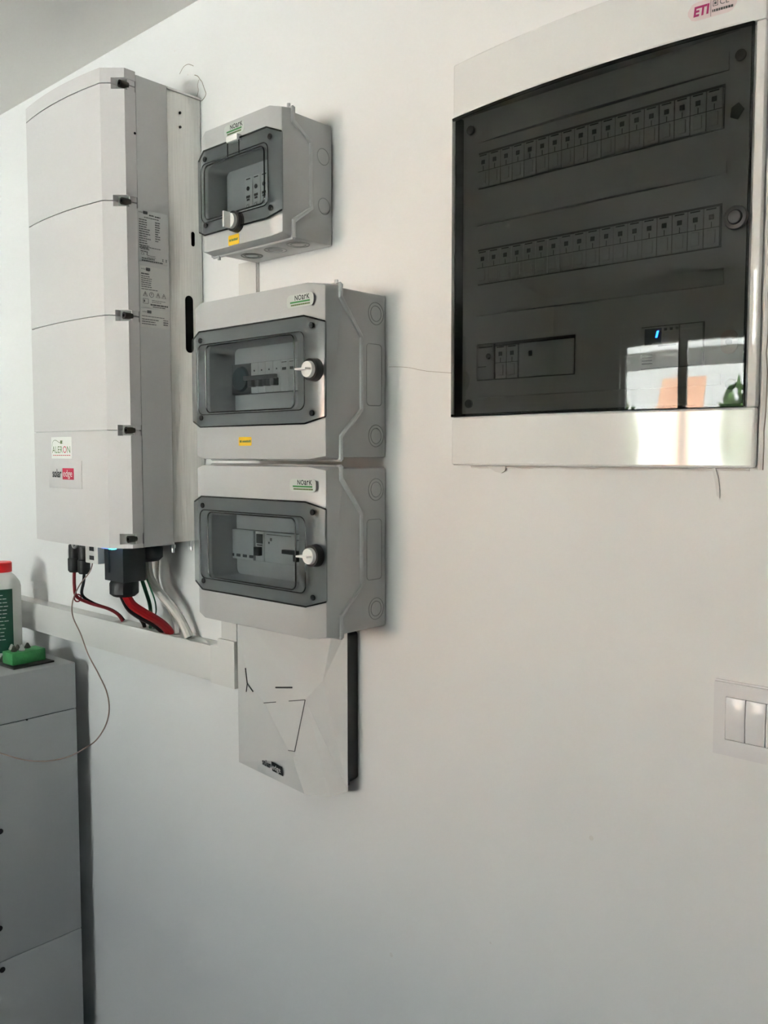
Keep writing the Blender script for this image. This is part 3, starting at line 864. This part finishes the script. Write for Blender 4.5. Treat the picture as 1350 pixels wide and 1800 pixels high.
text_geo(q, 'edge', .0098, (-1.1205, 0, .9645), sx=.98)
obj('logo_lettering', on_left(q, .0027), 'paper', mcv, smooth=False)

# ================================================================== FLUSH DISTRIBUTION BOARD
bd = thing('distribution_board', 'large white flush distribution board with a dark smoked door and three breaker rows', 'breaker panel', (-.557, 0, 1.484))
EX0, EX1, EZ0, EZ1 = -.768, -.3465, 1.484, 2.0365
EC, EH = (EX0 + EX1) / 2, (EX1 - EX0) / 2
def ed(x):
    u = max(-1, min(1, (x - EC) / EH))
    return -(.011 + .017 * (1 - u * u))
def arc_pts(x0, x1, off, n=24):
    return [(x0 + (x1 - x0) * i / n, ed(x0 + (x1 - x0) * i / n) - off) for i in range(n + 1)]
def arc_plate(x0, x1, z0, z1, off0, off1, n=24):
    return MB().prism(arc_pts(x0, x1, off1, n) + arc_pts(x0, x1, off0, n)[::-1], z0, z1, 'z')
DZ0, DZ1, DX0, DX1 = 1.5525, 1.9625, -.7660, -.3585
def band(z0, z1):
    return MB().prism(arc_pts(EX0, EX1, 0, 28) + [(EX1, -.0005), (EX0, -.0005)], z0, z1, 'z')
fr_ = obj('frame', band(DZ1 + .001, EZ1), 'white', bd, bevel=.003, angle=20, label='glossy white top band')
obj('frame', band(EZ0, DZ0 - .001), 'white', bd, bevel=.003, angle=20, label='glossy white bottom band')
obj('frame', MB().box(DX1 + .002, EX1, -.0115, -.0005, DZ0 - .001, DZ1 + .001), 'white', bd, bevel=.0015)
obj('frame', MB().box(EX0, DX0 + .002, -.0100, -.0005, DZ0 - .001, DZ1 + .001), 'white', bd)
ip = obj('inner_cover', MB().box(DX0 + .003, DX1 + .001, -.003, -.0006, DZ0, DZ1), 'breaker', bd)
door = obj('door', arc_plate(DX0, DX1, DZ0, DZ1, .0, .0035), 'smoke2', bd, angle=20, label='dark smoked curved door')
for z in (DZ0 + .001, DZ1 - .001):
    obj('door_edge', MB().tube([(x, y, z) for x, y in arc_pts(DX0, DX1, .0012)], .0022, 6), 'bead', door)
obj('door_edge', MB().tube([(DX1, ed(DX1) - .0015, DZ0), (DX1, ed(DX1) - .0015, DZ1)], .0018, 6), 'bead', door)
obj('hinge_strip', MB().box(DX0 + .001, DX0 + .012, -.0095, -.004, DZ0 + .002, DZ1 - .002), 'bead', door)
for (x, z) in ((-.742, 1.944), (-.742, 1.570), (-.375, 1.936), (-.377, 1.578)):
    obj('door_screw', MB().cyl((x, z), .0060, -.0032, -.0060, 'y', 16), 'breakerd', ip)
# rows of breakers behind the door
RX0, MW = -.7275, .0186
first = {}
def row(z0, z1, x0, n, py=-.003):
    fz = MB()
    obj('row_recess', MB().box(x0 - .001, x0 + n * MW + .001, py - .0006, py, z0 - .001, z1 + .001), 'inkg', ip)
    for i in range(n):
        if 'b' not in first:
            b = obj('breaker', MB().box(x0 + .0004, x0 + MW - .0004, py - .0040, py - .0005, z0, z1 - .003), 'breaker', ip, bevel=.0004, seg=1)
            tg = obj('toggle', MB().box(x0 + .0045, x0 + MW - .0045, py - .0058, py - .004, z0 + .004, z0 + .019), 'breaker', b, bevel=.0005, seg=1)
            dt = obj('indicator', MB().box(x0 + .0062, x0 + .0118, py - .0045, py - .004, z0 + .0305, z0 + .0360), 'black', b)
            ln = obj('module_line', MB().box(x0 + .0005, x0 + MW - .0005, py - .0044, py - .004, z0 + .0210, z0 + .0218).box(x0 + .0087, x0 + .0097, py - .0044, py - .004, z0 + .0218, z0 + .0280), 'inkg', b, weld=False)
            pb = obj('print_bar', MB().box(x0 + .003, x0 + .0145, py - .0044, py - .004, z0 + .0415, z0 + .0430), 'black', b)
            first.update(b=b, kids=(tg, dt, ln, pb), x=x0, z=z0)
        else:
            d = (x0 + i * MW - first['x'], 0, z0 - first['z'])
            if i == 0 or True:
                b = clone(first['b'], ip, d)
                for k_ in first['kids']:
                    clone(k_, b, d)
row(1.8625, 1.9095, RX0, 18)
row(1.7330, 1.7795, RX0, 18)
# third row: a small group on the left and a metering module on the right
obj('row_recess', MB().box(-.7285, -.5755, -.0036, -.003, 1.6010, 1.6515), 'inkg', ip)
u = obj('breaker', MB().box(-.7275, -.698, -.007, -.0035, 1.6020, 1.6500), 'breaker', ip, bevel=.0005)
obj('indicator', MB().cyl((-.7075, 1.6335), .0038, -.007, -.0076, 'y', 12), 'black', u)
obj('print_bar', MB().box(-.7250, -.711, -.0075, -.007, 1.619, 1.620).box(-.7230, -.701, -.0075, -.007, 1.6455, 1.6465), 'black', u, weld=False)
for i in range(2):
    d = (-.6965 + i * MW - first['x'], 0, 1.6020 - first['z'])
    b = clone(first['b'], ip, d)
    for k_ in first['kids']:
        clone(k_, b, d)
u = obj('blank_cover', MB().box(-.6585, -.5765, -.006, -.0035, 1.6020, 1.6470), 'breaker', ip, bevel=.0006)
obj('indicator', MB().box(-.643, -.638, -.0066, -.006, 1.6290, 1.6360), 'black', u)
obj('row_recess', MB().box(-.4855, -.4085, -.0036, -.003, 1.6010, 1.6515), 'inkg', ip)
u = obj('display_module', MB().box(-.4845, -.4370, -.008, -.0035, 1.6020, 1.6500), 'breaker', ip, bevel=.0006)
obj('display', MB().box(-.4790, -.4580, -.0086, -.008, 1.6290, 1.6480), 'breakerd', u)
obj('lit_digit', MB().prism([(-.4655, 1.6370), (-.4630, 1.6370), (-.4610, 1.6450), (-.4635, 1.6450)], -.0091, -.0086, 'y'), 'disp', u, label='lit blue digit on the display')
q = MB()
for i in range(4):
    q.box(-.482, -.4690, -.0084, -.008, 1.6065 + .0035 * i, 1.6078 + .0035 * i)
for i in range(3):
    q.box(-.455 + .007 * i, -.4515 + .007 * i, -.0084, -.008, 1.6445, 1.6475)
q.box(-.462, -.440, -.0084, -.008, 1.6265, 1.6280)
obj('module_print', q, 'black', u, weld=False)
obj('blank_cover', MB().box(-.4365, -.4095, -.0065, -.0035, 1.6020, 1.6500), 'breaker', ip, bevel=.0006)
# bowed ledges added between the rows to give a dark band under each
for (z0, z1, bw) in ((1.924, 1.944, .007), (1.812, 1.826, .006), (1.690, 1.708, .007), (1.578, 1.590, .005)):
    n = 16
    pts = [(-.730 + .342 * i / n, -.0032 - .001 - bw * (1 - (2 * i / n - 1) ** 2)) for i in range(n + 1)]
    obj('shade_ledge', MB().prism(pts + [(-.388, -.003), (-.730, -.003)], z0, z1, 'z'), 'breaker', ip)
kb = obj('door_knob', MB().cyl((-.3700, 1.7575), .0135, ed(-.38) - .0035, ed(-.38) - .0065, 'y', 28, .0125), 'black', door, bevel=.0008)
obj('knob_recess', MB().cyl((-.3700, 1.7575), .0085, ed(-.38) - .0066, ed(-.38) - .0095, 'y', 24, .0070), 'black2', kb, bevel=.0008)
obj('lock_hole_cover', MB().prism(rrect(.0095, .0135, .0094, 8, -.3800, 1.6255), -.0045, -.003, 'y'), 'pink', ip)
obj('lock_hole', MB().cyl((-.3800, 1.6255), .0040, -.0045, -.0050, 'y', 12), 'rust', ip)
obj('hinge_screw', MB().prism([(-.384, 1.882), (-.376, 1.886), (-.370, 1.878), (-.377, 1.868), (-.385, 1.872)], -.0045, -.003, 'y'), 'breakerd', ip)
# brand sticker on the top band
def on_arc(mb, off):
    mb.v = [(x, ed(x) - off, z) for x, y, z in mb.v]
    return mb
pts = rrect(.0262, .0100, .0098, 6, -.4025, 1.9900)
n = len(pts)
q = MB()
for i in range(12):
    xa, xb = -.4285 + .052 * i / 12, -.4285 + .052 * (i + 1) / 12
    def hh(x):
        dx = max(0, abs(x + .4025) - .0164)
        return math.sqrt(max(0, .0098 ** 2 - dx * dx)) + .0002
    q.add([(xa, 0, 1.99 - hh(xa)), (xb, 0, 1.99 - hh(xb)), (xb, 0, 1.99 + hh(xb)), (xa, 0, 1.99 + hh(xa))], [(0, 1, 2, 3)])
stq = obj('brand_sticker', on_arc(q, .0004), 'pink', fr_, label='pale pink oval ETI sticker')
q = MB()
text_geo(q, 'ETI', .0098, (-.4225, 0, 1.9850), sx=.88, shear=.12, bold=.0006)
obj('brand_lettering', on_arc(q, .0008), 'mag', stq, smooth=False)
q = MB().box(-.4038, -.4033, 0, .0001, 1.9805, 1.9995)
text_geo(q, 'CE', .0062, (-.3945, 0, 1.9905), sx=.95)
for (a, b, c, d) in ((-.4015, -.3960, 1.9905, 1.9912), (-.4015, -.3960, 1.9960, 1.9967), (-.4015, -.4008, 1.9905, 1.9967), (-.3967, -.3960, 1.9905, 1.9967), (-.4000, -.3975, 1.9922, 1.9950)):
    q.box(a, b, 0, .0001, c, d)
xx = -.4020
while xx < -.382:
    ww = random.choice((.0016, .0022, .0012))
    q.box(xx, xx + ww, 0, .0001, 1.9845, 1.9872)
    xx += ww + .0006
obj('sticker_print', on_arc(q, .0008), 'inkg', stq, smooth=False, weld=False)
# leftovers of protective film and plaster round the frame
obj('film_shred', MB().prism([(-.3965, 1.4835), (-.3930, 1.4835), (-.3895, 1.474), (-.3875, 1.462), (-.3868, 1.449), (-.3905, 1.452), (-.3925, 1.466)], -.0020, -.0012, 'y'), 'film', bd)
obj('film_shred', MB().prism([(-.7120, 1.4832), (-.6800, 1.4832), (-.6805, 1.4770), (-.6860, 1.4735), (-.6960, 1.4750)], -.0040, -.0030, 'y'), 'film', bd)
q = MB()
pth = [(EX1 + .0040 + random.uniform(-.0012, .0012), 0, EZ0 - .002 + i * (EZ1 - EZ0 + .004) / 26) for i in range(27)]
obj('plaster_bead', q.tube(pth, .0030, 6), 'plaster', wall_n)
obj('plaster_crack', MB().tube([(x + .0030, -.0004, z) for x, y, z in pth], .0006, 5), 'crack', wall_n)
pth = [(-.740 + i * .385 / 22, 0, EZ0 - .0022 + random.uniform(-.0008, .0008)) for i in range(23)]
obj('plaster_bead', MB().tube(pth, .0018, 6), 'plaster', wall_n)

# ================================================================== LIGHT SWITCH
sw = thing('light_switch', 'white wall switch plate with tall rockers at the right edge', 'light switch', (-.326, 0, 1.153))
SWX0, SWX1 = -.386, -.266
obj('back_plate', MB().box(SWX0, SWX1, -.0045, -.0005, 1.1535, 1.2405), 'sw', sw, bevel=.001)
rim = MB()
xa, xb, za, zb_ = SWX0 + .0015, SWX1 - .0015, 1.155, 1.239
k0, k1, kz0, kz1 = -.3710, -.2810, 1.1735, 1.2235
rim.box(xa, k0, -.0100, -.0045, za, zb_).box(k1, xb, -.0100, -.0045, za, zb_).box(k0, k1, -.0100, -.0045, za, kz0).box(k0, k1, -.0100, -.0045, kz1, zb_)
obj('surround', rim, 'sw', sw, weld=False)
obj('rocker_gap', MB().box(k0, k1, -.0055, -.0045, kz0, kz1), 'inkg', sw)
for i in range(4):
    a = k0 + .0005 + i * .0224
    a2 = a + .0218
    rk = MB().prism([(-.0058, kz0 + .0005), (-.0058, kz1 - .0005), (-.0108, kz1 - .0005), (-.0118, (kz0 + kz1) / 2), (-.0108, kz0 + .0005)], a, a2, 'x')
    obj('rocker', rk, 'sw', sw, bevel=.0008)

# ================================================================== BATTERY CABINET
bc = thing('battery_cabinet', 'grey stacked battery cabinet in the lower left corner', 'battery', (-2.05, -.3, 0))
BX1, BX0, BY0, BY1 = -1.806, -2.34, -.575, -.0355
lev = [0.0, .421, .931, 1.036]
for a, b in zip(lev[:-1], lev[1:]):
    obj('battery_module', MB().box(BX0, BX1, BY0, BY1, a + .0007, b - .0007), 'batt', bc, bevel=.002)
obj('core', MB().box(BX0 + .004, BX1 - .003, BY0 + .004, BY1 - .004, .003, 1.030), 'black2', bc)
for (y, z) in ((-.214, .705), (-.221, .496), (-.218, .404), (-.150, .9305)):
    obj('side_screw', MB().cyl((y, z), .006 if z < .9 else .002, BX1 - .001, BX1 + .0012, 'x', 14), 'black', bc)

# things on top of it
ZT = 1.036
bt = thing('jug', 'white plastic bottle with a red cap and dark green label, on the battery cabinet', 'bottle', (-2.03, -.110, ZT))
bx, by = -2.006, -.108
prof = [(.039, 0), (.0425, .004), (.0425, .158), (.040, .168), (.031, .182), (.0245, .188), (.0215, .191), (.0215, .200)]
obj('bottle_body', MB().lathe((bx, by), [(r, ZT + h) for r, h in prof], 32), 'jug', bt, angle=50)
obj('cap', MB().lathe((bx, by), [(.0245, ZT + .192), (.0245, ZT + .213), (.0225, ZT + .215)], 32), 'cap', bt)
lb = MB()
n = 20
a0, a1 = math.radians(-125), math.radians(9)
for k in range(n + 1):
    a = a0 + (a1 - a0) * k / n
    for h in (.010, .156):
        lb.v.append((bx + .0429 * math.cos(a), by + .0429 * math.sin(a), ZT + h))
lb.f = [(2 * k, 2 * k + 2, 2 * k + 3, 2 * k + 1) for k in range(n)]
lo = obj('bottle_label', lb, 'juglab', bt)
q = MB()
for i in range(13):
    h = .142 - i * .0085
    aa = math.radians(random.uniform(-52, -44))
    bb = aa + math.radians(random.uniform(32, 46))
    for k in range(3):
        s0_, s1_ = aa + (bb - aa) * k / 3, aa + (bb - aa) * (k + .85) / 3
        q.add([(bx + .0432 * math.cos(t_), by + .0432 * math.sin(t_), ZT + hh_) for t_, hh_ in ((s0_, h), (s1_, h), (s1_, h + .0016), (s0_, h + .0016))], [(0, 1, 2, 3)])
obj('label_print', q, 'paperg', lo, smooth=False)

sp = thing('scouring_block', 'green block topped with metal odds and ends, on a dark tray beside the bottle', 'block', (-1.88, -.12, ZT))
def rot(mb, c, a):
    ca, sa = math.cos(a), math.sin(a)
    mb.v = [(c[0] + (x - c[0]) * ca - (y - c[1]) * sa, c[1] + (x - c[0]) * sa + (y - c[1]) * ca, z) for x, y, z in mb.v]
    return mb
pc = (-1.880, -.118)
obj('tray', rot(MB().box(-1.945, -1.836, -.165, -.070, ZT + .0002, ZT + .004), pc, .05), 'tray', sp, bevel=.001)
obj('green_block', rot(MB().box(-1.900, -1.856, -.157, -.079, ZT + .0042, ZT + .031), pc, .05), 'sponge', sp, bevel=.002)
for i in range(9):
    x, y = -1.93 + random.uniform(0, .06), -.150 + random.uniform(0, .07)
    zz = ZT + (.0042 if x < -1.902 else .031)
    o = MB().lathe((x, y), [(.006, zz), (.007, zz + .002), (.005, zz + .006), (.002, zz + .010 + random.uniform(0, .004))], 7)
    obj('metal_bit', o, 'zinc' if i % 2 else 'steel', sp)
obj('pale_cloth', rot(MB().lathe((-1.918, -.095), [(.024, ZT + .0042), (.026, ZT + .010), (.022, ZT + .020), (.010, ZT + .026)], 12), pc, .05), 'jug', sp)

# ================================================================== OUTSIDE, seen mirrored in the board
obj('yard_ground', MB().box(-16, 12, -22, YB - .2, -.15, -.02), 'ground', kind='structure')
hs = thing('neighbour_house', 'long pale house across the yard, mirrored in the dark board door', 'house', (-2.5, -14, 0))
obj('wall', MB().box(-12, 8, -16, -13, -.02, 3.1), 'render', hs)
obj('eaves', MB().box(-12.3, 8.3, -16.3, -12.8, 3.1, 3.25), 'render', hs)
sh = thing('garden_shed', 'low shed with an orange tiled roof, mirrored in the dark board door', 'shed', (-2.75, -9.5, 0))
obj('wall', MB().box(-3.35, -2.1, -11.2, -9.3, -.02, 1.2), 'render', sh)
for i in range(9):
    z0, y0 = 1.16 + i * .15, -9.05 - i * .24
    obj('tile_row', MB().prism([(y0, z0), (y0 - .27, z0 + .165), (y0 - .27, z0 + .12), (y0, z0 - .04)], -3.45, -2.0, 'x'), 'rooft', sh)
# slab added outside above the window, unseen, to block the high sky
obj('sky_block_slab', MB().box(-5.5, 4.5, -4.6, YB - .2, 2.30, 2.42), 'trim', kind='structure')
def shrub(x, y, h, r, lab_):
    t_ = thing('tree', lab_, 'tree', (x, y, 0), 'trees in the yard')
    obj('trunk', MB().cyl((x, y), .06, -.02, h * .55, 'z', 8, .04), 'bark', t_)
    q = MB()
    for _ in range(500):
        a, b_ = random.uniform(0, 2 * PI), math.acos(random.uniform(-1, 1))
        rr = r * random.uniform(.55, 1)
        c = Vector((x + rr * math.sin(b_) * math.cos(a), y + rr * math.sin(b_) * math.sin(a), h * .7 + rr * .8 * math.cos(b_)))
        d1 = Vector((random.gauss(0, 1), random.gauss(0, 1), random.gauss(0, 1))).normalized() * .11
        d2 = d1.orthogonal().normalized() * .07
        q.add([c - d1, c + d2, c + d1, c - d2], [(0, 1, 2, 3)])
    obj('foliage', q, 'leaf', t_, weld=False, smooth=False)
shrub(-.9, -11.6, 2.6, .9, 'leafy tree in the yard right of the tiled shed, mirrored in the board')
shrub(-5.2, -11.8, 2.4, .8, 'leafy tree in the yard on the left, mirrored in the board')
